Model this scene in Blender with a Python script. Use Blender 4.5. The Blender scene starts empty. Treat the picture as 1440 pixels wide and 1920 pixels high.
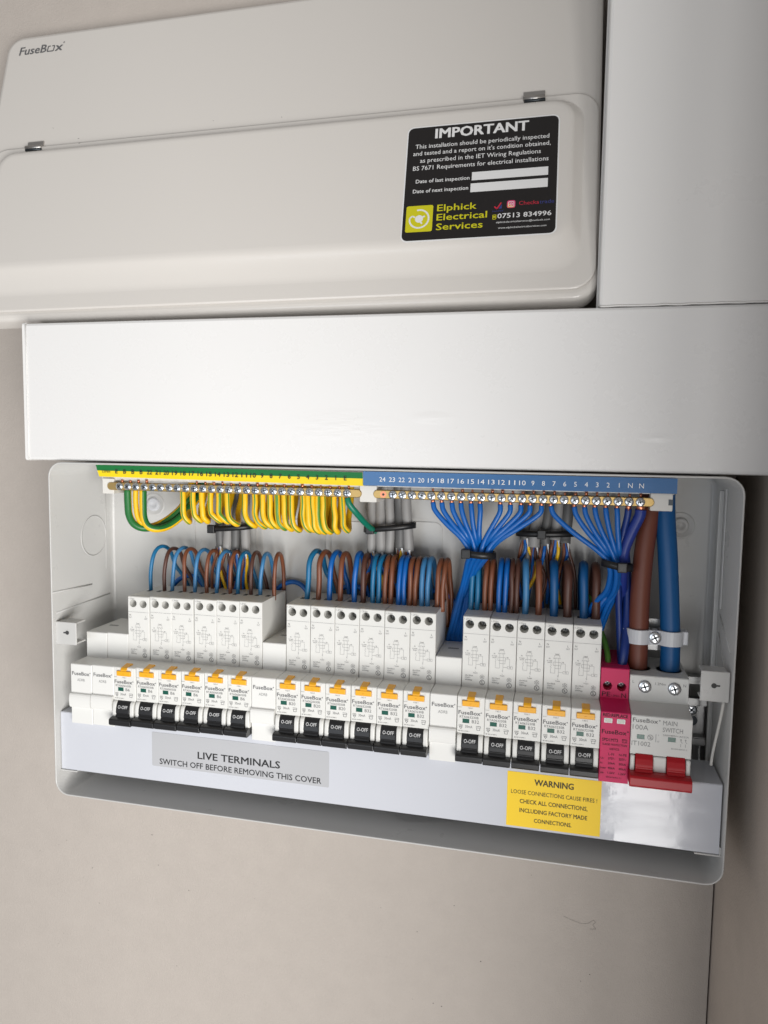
import bpy, bmesh, math, os, random
from mathutils import Vector, Matrix, Euler
random.seed(7)
S = 0.001                       # everything below is written in millimetres
scene = bpy.context.scene
COL = scene.collection

# ------------------------------------------------------------------ camera
cam_d = bpy.data.cameras.new("camera")
cam = bpy.data.objects.new("camera", cam_d); COL.objects.link(cam)
def cam_matrix(loc, yaw, pitch, roll):
    fwd = Vector((-math.sin(yaw)*math.cos(pitch), math.cos(yaw)*math.cos(pitch), -math.sin(pitch)))
    right = Vector((math.cos(yaw), math.sin(yaw), 0)); up = right.cross(fwd)
    r2 = right*math.cos(roll) + up*math.sin(roll); u2 = up*math.cos(roll) - right*math.sin(roll)
    m = Matrix((r2, u2, -fwd)).transposed().to_4x4()
    m.translation = Vector(loc)*S
    return m
cam.matrix_world = cam_matrix((350.3, -472.3, 163.06), .2352, .0868, .0151)
cam_d.sensor_fit = 'AUTO'; cam_d.sensor_width = 36; cam_d.lens = 1400/1920*36
cam_d.clip_start = .01; cam_d.clip_end = 50
cam_d.dof.use_dof = True; cam_d.dof.focus_distance = .49; cam_d.dof.aperture_fstop = 13.0
scene.camera = cam

# ------------------------------------------------------------------ light
w = bpy.data.worlds.new("World"); scene.world = w; w.use_nodes = True
bg = w.node_tree.nodes["Background"]; bg.inputs[0].default_value = (1.0, .975, .955, 1); bg.inputs[1].default_value = .235
def area(name, loc, target, sx, sy, power, col):
    d = bpy.data.lights.new(name, 'AREA'); d.shape = 'RECTANGLE'; d.size = sx*S; d.size_y = sy*S
    d.energy = power; d.color = col
    o = bpy.data.objects.new(name, d); COL.objects.link(o)
    o.location = Vector(loc)*S
    o.rotation_euler = (Vector(target)-Vector(loc)).to_track_quat('-Z', 'Y').to_euler()
    return o
# one tall window behind the photographer, low and to the right: split in two, the gap added to structure its reflection
area("window_light", (567, -1400, -520), (567, 0, -20), 146, 900, 4.3, (1.0, .985, .962))
area("window_light", (1190, -1400, -520), (300, 0, -20), 1040, 900, 31.0, (1.0, .985, .962))
area("left_window_light", (-150, -1200, -60), (150, 20, 100), 560, 520, 2.0, (.82, .90, 1.0))
scene.view_settings.view_transform = 'Standard'; scene.view_settings.look = 'None'
scene.view_settings.exposure = 0.22; scene.view_settings.gamma = 1
scene.cycles.max_bounces = 8; scene.cycles.sample_clamp_indirect = 6

# ------------------------------------------------------------------ materials
def mat(name, col, rough=.5, metal=0, spec=.5, coat=0, bump=0, bscale=400, mottle=0, mscale=20, sub=0):
    m = bpy.data.materials.new(name); m.use_nodes = True
    nt = m.node_tree; b = nt.nodes["Principled BSDF"]
    b.inputs["Base Color"].default_value = (*col, 1); b.inputs["Roughness"].default_value = rough
    b.inputs["Metallic"].default_value = metal; b.inputs["Specular IOR Level"].default_value = spec
    b.inputs["Coat Weight"].default_value = coat; b.inputs["Coat Roughness"].default_value = .08
    if bump or mottle:
        tc = nt.nodes.new("ShaderNodeTexCoord")
    if bump:
        n = nt.nodes.new("ShaderNodeTexNoise"); n.inputs["Scale"].default_value = bscale; n.inputs["Detail"].default_value = 4
        bp = nt.nodes.new("ShaderNodeBump"); bp.inputs["Strength"].default_value = bump; bp.inputs["Distance"].default_value = .001
        nt.links.new(tc.outputs["Object"], n.inputs["Vector"]); nt.links.new(n.outputs["Fac"], bp.inputs["Height"])
        nt.links.new(bp.outputs["Normal"], b.inputs["Normal"])
    if mottle:
        n2 = nt.nodes.new("ShaderNodeTexNoise"); n2.inputs["Scale"].default_value = mscale; n2.inputs["Detail"].default_value = 6
        n2.inputs["Roughness"].default_value = .65
        cr = nt.nodes.new("ShaderNodeValToRGB")
        cr.color_ramp.elements[0].position = .3; cr.color_ramp.elements[1].position = .7
        cr.color_ramp.elements[0].color = (*[c*(1-mottle) for c in col], 1)
        cr.color_ramp.elements[1].color = (*[min(1, c*(1+mottle)) for c in col], 1)
        nt.links.new(tc.outputs["Object"], n2.inputs["Vector"]); nt.links.new(n2.outputs["Fac"], cr.inputs["Fac"])
        nt.links.new(cr.outputs["Color"], b.inputs["Base Color"])
    return m
M = {}
M['wall'] = mat("plaster", (.50, .452, .41), .85, spec=.2, bump=.4, bscale=1100, mottle=.025, mscale=60)
M['side'] = mat("side_board", (.50, .44, .39), .8, spec=.2, bump=.3, bscale=600, mottle=.08, mscale=14)
M['steel'] = mat("white_powder_coat", (.57, .565, .55), .34, bump=.05, bscale=1500)
M['lid'] = mat("white_lid_enamel", (.705, .672, .632), .14, bump=.03, bscale=1200)
M['pvc'] = mat("white_pvc", (.85, .84, .825), .33, bump=.02, bscale=300)
M['cover'] = mat("white_cover_enamel_sky_tint", (.60, .615, .665), .11, spec=.42, bump=.16, bscale=60)  # white enamel; the bluish reflected daylight is put into the base colour
M['plastic'] = mat("white_breaker_plastic", (.75, .745, .715), .42, bump=.03, bscale=2500)
M['blank'] = mat("white_blank_plastic", (.78, .775, .75), .38)
M['nylon'] = mat("white_nylon", (.72, .70, .66), .45)
M['clamp'] = mat("milky_nylon", (.66, .67, .70), .35)
M['black'] = mat("black_plastic", (.014, .014, .015), .35)
M['tie'] = mat("black_nylon_tie", (.010, .010, .011), .4)
M['hole'] = mat("dark_terminal_cavity", (.05, .05, .05), .6)
M['amber'] = mat("amber_button", (.88, .42, .012), .4)
M['green_win'] = mat("green_flag", (.004, .09, .062), .3)
M['pink'] = mat("magenta_plastic", (.62, .016, .11), .5, spec=.35)
M['switch'] = mat("grey_white_plastic", (.70, .70, .675), .42)
M['red'] = mat("red_lever_plastic", (.42, .008, .016), .36, spec=.35)
M['flag_pale'] = mat("pale_flag", (.50, .52, .44), .3)
M['ink'] = mat("grey_ink", (.13, .13, .135), .6)
M['ink_soft'] = mat("pale_grey_ink", (.27, .27, .27), .6)
M['ink_dark'] = mat("black_ink", (.02, .02, .022), .6)
M['ink_white'] = mat("white_ink", (.80, .80, .80), .5)
M['ink_maroon'] = mat("dark_maroon_ink", (.018, .002, .006), .7)
M['ink_brown'] = mat("dark_brown_ink", (.06, .045, .005), .6)
M['brass'] = mat("brass", (.60, .42, .17), .46, metal=1)
M['zinc'] = mat("zinc_plate", (.62, .64, .67), .25, metal=1)
M['slot'] = mat("screw_recess", (.10, .11, .12), .5, metal=1)
M['chrome'] = mat("galvanised_steel", (.42, .42, .42), .42, metal=1)
M['clip'] = mat("dull_metal_clip", (.52, .50, .48), .42, metal=1)
M['copper'] = mat("copper", (.78, .30, .17), .35, metal=1)
M['lab_green'] = mat("green_strip", (.006, .15, .035), .35)
M['lab_yellow'] = mat("yellow_strip", (.83, .62, .008), .35)
M['lab_blue'] = mat("blue_strip", (.042, .145, .34), .25, bump=.05, bscale=250)
M['warn'] = mat("yellow_sticker", (.93, .62, .0), .5)
M['live'] = mat("grey_sticker", (.49, .495, .515), .18)
M['stk_black'] = mat("black_sticker", (.012, .010, .010), .38)
M['stk_white'] = mat("white_sticker", (.80, .80, .80), .4)
M['stk_yellow'] = mat("acid_yellow_print", (.62, .58, .01), .45)
M['tick_red'] = mat("red_print", (.55, .02, .05), .5); M['tick_blue'] = mat("blue_print", (.04, .05, .22), .5)
M['insta'] = mat("pink_print", (.70, .06, .20), .5); M['insta2'] = mat("orange_print", (.80, .30, .05), .5)
M['blue'] = mat("blue_wire_pvc", (.002, .115, .44), .34)
M['blue_soft'] = mat("soft_blue_wire_pvc", (.045, .20, .42), .4)
M['blue_teal'] = mat("teal_blue_wire_pvc", (.006, .15, .33), .38)
M['blue_deep'] = mat("deep_blue_wire_pvc", (.006, .03, .19), .38)
M['violet'] = mat("violet_blue_wire_pvc", (.012, .034, .24), .42)
M['tail_blue'] = mat("blue_tail_pvc", (.002, .085, .26), .45)
M['tail_brown'] = mat("brown_tail_pvc", (.165, .047, .027), .5)
M['brown'] = mat("brown_wire_pvc", (.20, .066, .030), .4)
M['brown2'] = mat("dark_brown_wire_pvc", (.09, .034, .022), .42)
M['e_yel'] = mat("earth_yellow_pvc", (.86, .51, .008), .38); M['e_grn'] = mat("earth_green_pvc", (.10, .27, .035), .38)
M['e_grn2'] = mat("earth_dark_green_pvc", (.012, .15, .03), .38); M['e_teal'] = mat("earth_teal_pvc", (.004, .18, .11), .38)
M['grey'] = mat("grey_cable_sheath", (.30, .295, .29), .5); M['grey_dk'] = mat("dark_grey_cable_sheath", (.12, .12, .12), .5)
M['pencil'] = mat("pencil", (.26, .235, .21), .7); M['caulk'] = mat("white_sealant", (.80, .79, .77), .5)
M['speck'] = mat("dark_chip", (.05, .045, .04), .8)
def scuffed(name, col, rough, spots):
    """white plastic with shallow scuffs at given places (fine relief only)"""
    m = mat(name, col, rough); nt = m.node_tree; b = nt.nodes["Principled BSDF"]
    tc = nt.nodes.new("ShaderNodeTexCoord"); acc = None
    mp = nt.nodes.new("ShaderNodeMapping"); mp.inputs["Scale"].default_value = (1, 1, 5)
    nz = nt.nodes.new("ShaderNodeTexNoise"); nz.inputs["Scale"].default_value = 55; nz.inputs["Detail"].default_value = 5
    nt.links.new(tc.outputs["Object"], mp.inputs["Vector"]); nt.links.new(mp.outputs[0], nz.inputs["Vector"])
    for x, z, r in spots:
        d = nt.nodes.new("ShaderNodeVectorMath"); d.operation = 'SUBTRACT'; d.inputs[1].default_value = (x*S, 2*S, z*S)
        sc = nt.nodes.new("ShaderNodeVectorMath"); sc.operation = 'MULTIPLY'; sc.inputs[1].default_value = (.45, 1, 1.6)
        ln = nt.nodes.new("ShaderNodeVectorMath"); ln.operation = 'LENGTH'
        mr = nt.nodes.new("ShaderNodeMapRange"); mr.inputs["From Min"].default_value = r*S; mr.inputs["From Max"].default_value = 0
        nt.links.new(tc.outputs["Object"], d.inputs[0]); nt.links.new(d.outputs[0], sc.inputs[0]); nt.links.new(sc.outputs[0], ln.inputs[0])
        nt.links.new(ln.outputs["Value"], mr.inputs["Value"])
        if acc is None: acc = mr.outputs[0]
        else:
            a = nt.nodes.new("ShaderNodeMath"); a.operation = 'MAXIMUM'
            nt.links.new(acc, a.inputs[0]); nt.links.new(mr.outputs[0], a.inputs[1]); acc = a.outputs[0]
    mu = nt.nodes.new("ShaderNodeMath"); mu.operation = 'MULTIPLY'
    nt.links.new(acc, mu.inputs[0]); nt.links.new(nz.outputs["Fac"], mu.inputs[1])
    bp = nt.nodes.new("ShaderNodeBump"); bp.inputs["Strength"].default_value = .2; bp.inputs["Distance"].default_value = .002
    nt.links.new(mu.outputs[0], bp.inputs["Height"]); nt.links.new(bp.outputs[0], b.inputs["Normal"])
    return m
M['trunk'] = scuffed("scuffed_white_pvc", (.81, .803, .795), .3, [(206, 176, 20), (268, 182, 7), (404, 171, 5)])

def handled(name, lo, hi, scale, stretch=(1, 1, 1)):
    """uneven gloss, as on surfaces that have been handled and wiped"""
    nt = M[name].node_tree; b = nt.nodes["Principled BSDF"]
    tc = nt.nodes.new("ShaderNodeTexCoord"); mp = nt.nodes.new("ShaderNodeMapping"); mp.inputs["Scale"].default_value = stretch
    nz = nt.nodes.new("ShaderNodeTexNoise"); nz.inputs["Scale"].default_value = scale; nz.inputs["Detail"].default_value = 7; nz.inputs["Roughness"].default_value = .7
    mr = nt.nodes.new("ShaderNodeMapRange"); mr.inputs["From Min"].default_value = .35; mr.inputs["From Max"].default_value = .68
    mr.inputs["To Min"].default_value = lo; mr.inputs["To Max"].default_value = hi
    nt.links.new(tc.outputs["Object"], mp.inputs["Vector"]); nt.links.new(mp.outputs[0], nz.inputs["Vector"])
    nt.links.new(nz.outputs["Fac"], mr.inputs["Value"]); nt.links.new(mr.outputs[0], b.inputs["Roughness"])
handled('lid', .11, .24, 28); handled('trunk', .24, .33, 14); handled('pvc', .26, .36, 14); handled('steel', .26, .45, 40)
handled('cover', .04, .2, 60, (.22, 1, 2.2)); handled('plastic', .34, .5, 90)

# ------------------------------------------------------------------ mesh builder
_tc = {}
def text_geo(s):
    """flat letter outlines of s at cap height 1: verts, faces, xmin, xmax"""
    k = s
    if k not in _tc:
        c = bpy.data.curves.new("t", 'FONT'); c.body = s; c.size = 1; c.resolution_u = 2
        o = bpy.data.objects.new("t", c); COL.objects.link(o)
        bpy.context.view_layer.update()
        me = o.evaluated_get(bpy.context.evaluated_depsgraph_get()).to_mesh()
        v = [(a.co.x, a.co.y) for a in me.vertices]; f = [tuple(p.vertices) for p in me.polygons]
        o.evaluated_get(bpy.context.evaluated_depsgraph_get()).to_mesh_clear()
        bpy.data.objects.remove(o); bpy.data.curves.remove(c)
        cap = .682
        v = [(x/cap, y/cap) for x, y in v]
        xs = [p[0] for p in v] or [0]
        _tc[k] = (v, f, min(xs), max(xs))
    return _tc[k]

class MB:
    def __init__(self): self.v = []; self.f = []; self.m = []; self.slots = []; self.sm = []
    def slot(self, m):
        if m not in self.slots: self.slots.append(m)
        return self.slots.index(m)
    def add(self, vs, fs, m, smooth=False):
        b = len(self.v); self.v += [tuple(p) for p in vs]; i = self.slot(m)
        for f in fs: self.f.append(tuple(b+k for k in f)); self.m.append(i); self.sm.append(smooth)
        return self
    def box(self, x0, x1, y0, y1, z0, z1, m, bev=0):
        if bev:
            bm = bmesh.new()
            vs = [bm.verts.new(p) for p in ((x0,y0,z0),(x1,y0,z0),(x1,y1,z0),(x0,y1,z0),(x0,y0,z1),(x1,y0,z1),(x1,y1,z1),(x0,y1,z1))]
            for f in ((0,3,2,1),(4,5,6,7),(0,1,5,4),(1,2,6,5),(2,3,7,6),(3,0,4,7)): bm.faces.new([vs[i] for i in f])
            bmesh.ops.bevel(bm, geom=bm.edges[:], offset=bev, segments=2, affect='EDGES', profile=.5)
            return self.from_bm(bm, m)
        return self.add([(x0,y0,z0),(x1,y0,z0),(x1,y1,z0),(x0,y1,z0),(x0,y0,z1),(x1,y0,z1),(x1,y1,z1),(x0,y1,z1)],
                        [(0,3,2,1),(4,5,6,7),(0,1,5,4),(1,2,6,5),(2,3,7,6),(3,0,4,7)], m)
    def from_bm(self, bm, m, smooth=False):
        bm.verts.index_update()
        self.add([v.co[:] for v in bm.verts], [[v.index for v in f.verts] for f in bm.faces], m, smooth); bm.free(); return self
    def prism_x(self, prof, x0, x1, m, bev=0, segs=2):
        """closed (y,z) profile pushed along x"""
        n = len(prof)
        vs = [(x0, y, z) for y, z in prof] + [(x1, y, z) for y, z in prof]
        fs = [tuple(range(n)), tuple(range(2*n-1, n-1, -1))] + [(i, i+n, (i+1) % n+n, (i+1) % n) for i in range(n)]
        bm = bmesh.new(); bv = [bm.verts.new(p) for p in vs]
        for f in fs: bm.faces.new([bv[i] for i in f])
        bmesh.ops.recalc_face_normals(bm, faces=bm.faces)
        if bev: bmesh.ops.bevel(bm, geom=bm.edges[:], offset=bev, segments=segs, affect='EDGES', profile=.5)
        return self.from_bm(bm, m)
    def tube(self, pts, r, m, sides=10, m2=None, k2=(0, 1, 2), sub=6, spin=0, taper=None):
        P = spline(pts, sub); n = len(P); t0 = (P[1]-P[0]).normalized()
        a = Vector((1, 0, 0)) if abs(t0.x) < .9 else Vector((0, 1, 0))
        u = t0.cross(a).normalized(); vs = []
        for i, p in enumerate(P):
            t = (P[min(i+1, n-1)]-P[max(i-1, 0)]).normalized()
            u = (u-t*u.dot(t)).normalized(); w_ = t.cross(u); rr = r if taper is None else r*taper(i/(n-1))
            for k in range(sides):
                an = 2*math.pi*k/sides+spin; vs.append(p+u*(rr*math.cos(an))+w_*(rr*math.sin(an)))
        for i in range(n-1): pass
        fa, fb = [], []
        for i in range(n-1):
            for k in range(sides):
                q = (i*sides+k, i*sides+(k+1) % sides, (i+1)*sides+(k+1) % sides, (i+1)*sides+k)
                (fb if (m2 is not None and k in k2) else fa).append(q)
        fa += [tuple(range(sides-1, -1, -1)), tuple((n-1)*sides+k for k in range(sides))]
        self.add(vs, fa, m, True)
        if fb:
            b = len(self.v)-len(vs); i2 = self.slot(m2)
            for q in fb: self.f.append(tuple(b+k for k in q)); self.m.append(i2); self.sm.append(True)
        return self
    def lathe(self, prof, c, m, n=20, axis='y', smooth=True):
        """(r, d) profile turned round an axis through c; d runs along the axis"""
        vs = []; fs = []
        for r, d in prof:
            for k in range(n):
                a = 2*math.pi*k/n; x, z = r*math.cos(a), r*math.sin(a)
                vs.append((c[0]+x, c[1]+d, c[2]+z) if axis == 'y' else (c[0]+x, c[1]+z, c[2]+d) if axis == 'z' else (c[0]+d, c[1]+x, c[2]+z))
        for i in range(len(prof)-1):
            for k in range(n): fs.append((i*n+k, i*n+(k+1) % n, (i+1)*n+(k+1) % n, (i+1)*n+k))
        fs.append(tuple(range(n))); fs.append(tuple((len(prof)-1)*n+k for k in range(n)))
        return self.add(vs, fs, m, smooth)
    # flat print on a plane facing the room (normal -y)
    def rect(self, x0, x1, z0, z1, y, m): return self.add([(x0,y,z0),(x1,y,z0),(x1,y,z1),(x0,y,z1)], [(0,1,2,3)], m)
    def disc(self, x, z, r, y, m, n=16, r0=0):
        if r0:
            vs = [(x+q*math.cos(2*math.pi*k/n), y, z+q*math.sin(2*math.pi*k/n)) for q in (r0, r) for k in range(n)]
            return self.add(vs, [(k, (k+1) % n, (k+1) % n+n, k+n) for k in range(n)], m)
        return self.add([(x+r*math.cos(2*math.pi*k/n), y, z+r*math.sin(2*math.pi*k/n)) for k in range(n)], [tuple(range(n))], m)
    def line(self, p, q, wd, y, m):
        d = Vector((q[0]-p[0], q[1]-p[1])); L = d.length or 1; nx, nz = -d.y/L*wd/2, d.x/L*wd/2
        return self.add([(p[0]+nx,y,p[1]+nz),(p[0]-nx,y,p[1]-nz),(q[0]-nx,y,q[1]-nz),(q[0]+nx,y,q[1]+nz)], [(0,1,2,3)], m)
    def poly(self, pts, wd, y, m):
        for a, b in zip(pts, pts[1:]): self.line(a, b, wd, y, m)
        return self
    def text(self, s, x, z, h, y, m, align='C', width=None, bold=0, rot=0, slant=0):
        """letters with cap height h, baseline at z; width squeezes the line to that many mm"""
        v, f, a, b = text_geo(s); sx = h if not width else width/max(1e-6, b-a)
        off = {'C': -(a+b)/2, 'L': -a, 'R': -b}[align]; c, sn = math.cos(rot), math.sin(rot)
        # heavier weights are the same outline laid over itself with small shifts
        for q, (dx, dz) in enumerate(((0, 0),) if not bold else ((0, 0), (bold, bold*.5), (-bold, -bold*.5), (bold, -bold*.5), (-bold, bold*.5))):
            out = []
            for px, py in v:
                X, Z = (px+off)*sx+slant*py*h+dx*h, py*h+dz*h
                out.append((x+X*c-Z*sn, y-.012*q, z+X*sn+Z*c))
            self.add(out, f, m)
        return self
    def build(self, name, parent=None, weld=False):
        me = bpy.data.meshes.new(name)
        me.from_pydata([(a*S, b*S, c*S) for a, b, c in self.v], [], self.f)
        for m in self.slots: me.materials.append(M[m])
        me.polygons.foreach_set("material_index", self.m); me.polygons.foreach_set("use_smooth", self.sm)
        me.update()
        if weld:
            bm = bmesh.new(); bm.from_mesh(me); bmesh.ops.recalc_face_normals(bm, faces=bm.faces); bm.to_mesh(me); bm.free()
        o = bpy.data.objects.new(name, me); COL.objects.link(o)
        if parent: o.parent = parent
        return o
def spline(pts, sub=6):
    P = [Vector(p) for p in pts]
    if len(P) < 3: return P
    Q = [P[0]*2-P[1]]+P+[P[-1]*2-P[-2]]; out = []
    for i in range(1, len(Q)-2):
        a, b, c, d = Q[i-1:i+3]
        for k in range(sub):
            t = k/sub
            out.append(.5*((2*b)+(c-a)*t+(2*a-5*b+4*c-d)*t*t+(3*b-a-3*c+d)*t**3))
    return out+[P[-1]]
def rrect(x0, x1, z0, z1, r, n=6):
    """rounded rectangle, counter-clockwise in (x,z)"""
    out = []
    for cx, cz, a0 in ((x1-r, z1-r, 0), (x0+r, z1-r, 90), (x0+r, z0+r, 180), (x1-r, z0+r, 270)):
        for k in range(n+1):
            a = math.radians(a0+90*k/n); out.append((cx+r*math.cos(a), cz+r*math.sin(a)))
    return out
def loft(mb, loops, m, cap_first=True, cap_last=True, smooth=True):
    n = len(loops[0]); vs = [p for L in loops for p in L]
    fs = [(i*n+k, i*n+(k+1) % n, (i+1)*n+(k+1) % n, (i+1)*n+k) for i in range(len(loops)-1) for k in range(n)]
    mb.add(vs, fs, m, smooth)
    if cap_first: mb.add(loops[0], [tuple(range(n))], m)
    if cap_last: mb.add(loops[-1], [tuple(range(n-1, -1, -1))], m)
    return mb
def plate(mb, x0, x1, z0, z1, r, y0, y1, m, n=5):
    """thin rounded plate, front at y0, back at y1"""
    L = rrect(x0, x1, z0, z1, r, n)
    return loft(mb, [[(x, y0, z) for x, z in L], [(x, y1, z) for x, z in L]], m, smooth=False)
def thing(name, label, cat, loc=(0, 0, 0), group=None, rot=None):
    o = bpy.data.objects.new(name, None); COL.objects.link(o); o.empty_display_size = .01
    o.location = Vector(loc)*S
    if rot is not None: o.rotation_euler = rot
    return tag(o, label, cat, group)
def tag(o, label, cat, group=None):
    o['label'] = label; o['category'] = cat
    if group: o['group'] = group
    return o
def struct(o): o['kind'] = 'structure'; return o
def dup(root, loc, label):
    r = root.copy(); COL.objects.link(r); r.location = Vector(loc)*S; r['label'] = label
    for ch in list(root.children):
        c = ch.copy(); COL.objects.link(c); c.parent = r
        for g in list(ch.children):
            d = g.copy(); COL.objects.link(d); d.parent = c
    return r
def screw(mb, x, y, z, r, head=1.2, ang=.5, m='zinc', slot='slot', wob=0):
    """pan head facing the room with a cross recess"""
    mb.lathe([(r, head), (r, .35), (r*.86, .05), (r*.5, -.12), (r*.02, -.16)], (x, y, z), m, 18)
    for k in range(2):
        a = ang+k*math.pi/2; c, s = math.cos(a)*r*.62, math.sin(a)*r*.62; nx, nz = -math.sin(a)*r*.13, math.cos(a)*r*.13
        mb.add([(x-c+nx, y-.2, z-s+nz), (x-c-nx, y-.2, z-s-nz), (x+c-nx, y-.2, z+s-nz), (x+c+nx, y-.2, z+s+nz)], [(0,1,2,3)], slot)
    return mb
def ring(mb, x0, x1, z0, z1, r, y, wd, hgt, m):
    """raised outline of a knockout on a wall facing the room"""
    A = rrect(x0, x1, z0, z1, r); B = rrect(x0+wd, x1-wd, z0+wd, z1-wd, max(.2, r-wd))
    n = len(A); h = y-hgt
    vs = [(x, y, z) for x, z in A]+[(x, h, z) for x, z in A]+[(x, h, z) for x, z in B]+[(x, y, z) for x, z in B]
    fs = [(j*n+k, j*n+(k+1) % n, (j+1)*n+(k+1) % n, (j+1)*n+k) for j in range(3) for k in range(n)]
    return mb.add(vs, fs, m)

# ------------------------------------------------------------------ the setting
WALL_Y = 95
wall = struct(MB().box(-900, 468, WALL_Y, WALL_Y+60, -800, 900, 'wall').build('wall'))
side = struct(MB().box(469.2, 520, -265, WALL_Y+60, -800, 900, 'side').build('side_wall'))
sq = [(362, -196.5), (368, -198.5), (376, -200.5), (381, -199), (384.5, -196), (386, -197.5), (384, -200), (386.5, -203), (382, -203.6)]
MB().poly(sq, .28, WALL_Y-.15, 'pencil').build('pencil_mark', wall)
sp = MB()
for k in range(46):
    x, z = random.uniform(-120, 455), random.uniform(-300, -110) if k % 3 else random.uniform(150, 480)
    sp.disc(x, z, random.uniform(.18, .5), WALL_Y-.12, 'speck', 6)
sp = sp.build('wall_specks', wall); sp['kind'] = 'stuff'

# ------------------------------------------------------------------ trunking
def trunk(name, label, x0, x1, z0, z1, horizontal):
    t = thing(name, label, 'trunking', (0, 0, 0), 'white plastic trunking lengths')
    y0 = 2
    if horizontal:
        prof = [(y0+12, z0+.2), (y0+2.2, z0), (y0+.7, z0+.6), (y0, z0+2), (y0, z1-2), (y0+.7, z1-.6), (y0+2.2, z1), (y0+12, z1-.2)]
        lid = MB(); n = len(prof)
        vs = [(x, y, z) for x in (x0, x1) for y, z in prof]
        lid.add(vs, [(i, i+n, i+n+1, i+1) for i in range(n-1)], 'trunk')
        lid.add(vs, [tuple(range(n)), tuple(range(2*n-1, n-1, -1))], 'trunk'); lid.add(vs, [(n-1, 2*n-1, n, 0)], 'trunk')
        lid.build('trunking_lid', t, True)
        MB().box(x0+1.2, x1, y0+12.2, WALL_Y-.2, z0+1, z1-1, 'pvc').build('trunking_base', t)
        cap = MB()
        plate_l = rrect(y0-.5, WALL_Y-.3, z0-.4, z1+.5, 2.2, 4)
        loft(cap, [[(x0-2.4, a, b) for a, b in plate_l], [(x0-.05, a, b) for a, b in plate_l]], 'pvc', smooth=False)
        cap.build('end_cap', t, True)
        MB().tube([(x0+.2, y0-.2, z0+1), (x0+.3, y0-.25, (z0+z1)/2), (x0+.2, y0-.2, z1-1)], .55, 'caulk', 6, sub=2).build('end_joint', t)
    else:
        prof = [(x0+.2, y0+12), (x0, y0+2.2), (x0+.6, y0+.7), (x0+2, y0), (x1, y0), (x1, y0+12)]
        lid = MB(); n = len(prof)
        vs = [(x, y, z) for z in (z0, z1) for x, y in prof]
        lid.add(vs, [(i, i+1, i+n+1, i+n) for i in range(n-1)], 'pvc')
        lid.add(vs, [tuple(range(n)), tuple(range(2*n-1, n-1, -1)), (0, n, 2*n-1, n-1)], 'pvc')
        lid.build('trunking_lid', t, True)
        MB().box(x0+1.4, x1, y0+12.2, WALL_Y-.2, z0, z1, 'pvc').build('trunking_base', t)
        MB().box(x0-.9, x0+1.2, y0+13, y0+20, z0, z1, 'pvc', .3).build('edge_bead', t)
    return t
trunk('horizontal_trunking', 'wide white plastic trunking running across just above the open consumer unit', -32.8, 468.6, 149.8, 248.6, True)
vt = trunk('vertical_trunking', 'upright white plastic trunking beside the grey-white cover, top right', 367.2, 468.6, 249.5, 620, False)
bead = [(368+i*5.2, 1.6+random.uniform(-.15, .1), 249.05+random.uniform(-.15, .18)) for i in range(20)]
MB().tube(bead, .62, 'caulk', 6, sub=3).build('sealant_bead', vt)

# ------------------------------------------------------------------ removed lid leaning on the trunking
TH = math.radians(15.5)
lid_rot = (Matrix.Rotation(-TH, 3, 'X') @ Matrix.Rotation(-.008, 3, 'Y')).to_euler()
lid = thing('unit_cover', 'white enamelled cover with black sticker, leaning on top of the trunking', 'cover', (-103, 14, 252.8), None, lid_rot)
LW, LH = 470, 249
sh = MB()
def lp(x0, x1, z0, z1, r, y): return [(x, y, z) for x, z in rrect(x0, x1, z0, z1, r, 7)]
loft(sh, [lp(4, LW-4, 4, LH-4, 11, 0), lp(2, LW-2, 2, LH-2, 13, .35), lp(.6, LW-.6, .6, LH-.6, 14, 1.5), lp(0, LW, 0, LH, 14.5, 3.6), lp(0, LW, 0, LH, 14.5, 14)], 'lid', True, False)
sh.build('cover_shell', lid, True)
fl = MB()
loft(fl, [lp(6.6, LW-2.6, 7.2, 142.6, 14, -2.2), lp(5.6, LW-1.8, 6.2, 143.4, 15, -1.9), lp(5.2, LW-1.4, 5.8, 143.8, 15.3, -1.4), lp(5.4, LW-1.6, 6.0, 143.6, 15.2, -1.05), lp(8.2, LW-4.4, 8.8, 140.8, 13, -1.0), lp(8.2, LW-4.4, 8.8, 140.8, 13, -.05)], 'lid', True, False)
flap = fl.build('hinged_flap', lid, True)
pn = MB()
loops = []
for (a, b, c, d, r, n_) in ((13, 460, 17, 139.8, 18, 2.15), (13.6, 459.4, 19, 139.3, 17.6, 2.25), (14.2, 458.8, 21, 138.8, 17.2, 2.55), (14.8, 458.2, 23, 138.3, 16.8, 3.1), (17.2, 455.8, 29, 136.9, 15.5, 4.9), (19.4, 453.6, 35.2, 135.3, 14, 7.5), (20.3, 452.7, 36.6, 134.5, 13.4, 8.25), (21.4, 451.6, 38.2, 133.5, 12.6, 8.8), (22.8, 450.2, 40, 132.3, 11.6, 9.1), (24.6, 448.4, 42, 130.8, 10.5, 9.2)):
    loops.append(lp(a, b, c, d, r, -n_))
loft(pn, loops[::-1], 'lid', True, False)
pn.build('raised_panel', flap, True)
for u0 in (37.5, 419.8):
    c = MB()
    c.box(u0, u0+14, -1.3, -.1, 144.2, 148.6, 'clip', .2)
    c.tube([(u0, -2.1, 142.6), (u0+14, -2.1, 142.6)], 1.9, 'clip', 12)
    c.tube([(u0+.6, -2.9, 140.4), (u0+14.4, -2.9, 140.4)], 1.0, 'slot', 8)
    c.build('hinge_clip', lid)
lg = MB(); lg.text('FuseB', 13.5, 230.6, 7.2, -.12, 'ink', 'L', width=24.8, bold=.03, slant=.1)
lg.text('x', 46.8, 230.6, 7.4, -.12, 'ink', 'L', width=6.4, bold=.03, slant=.1)
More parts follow.
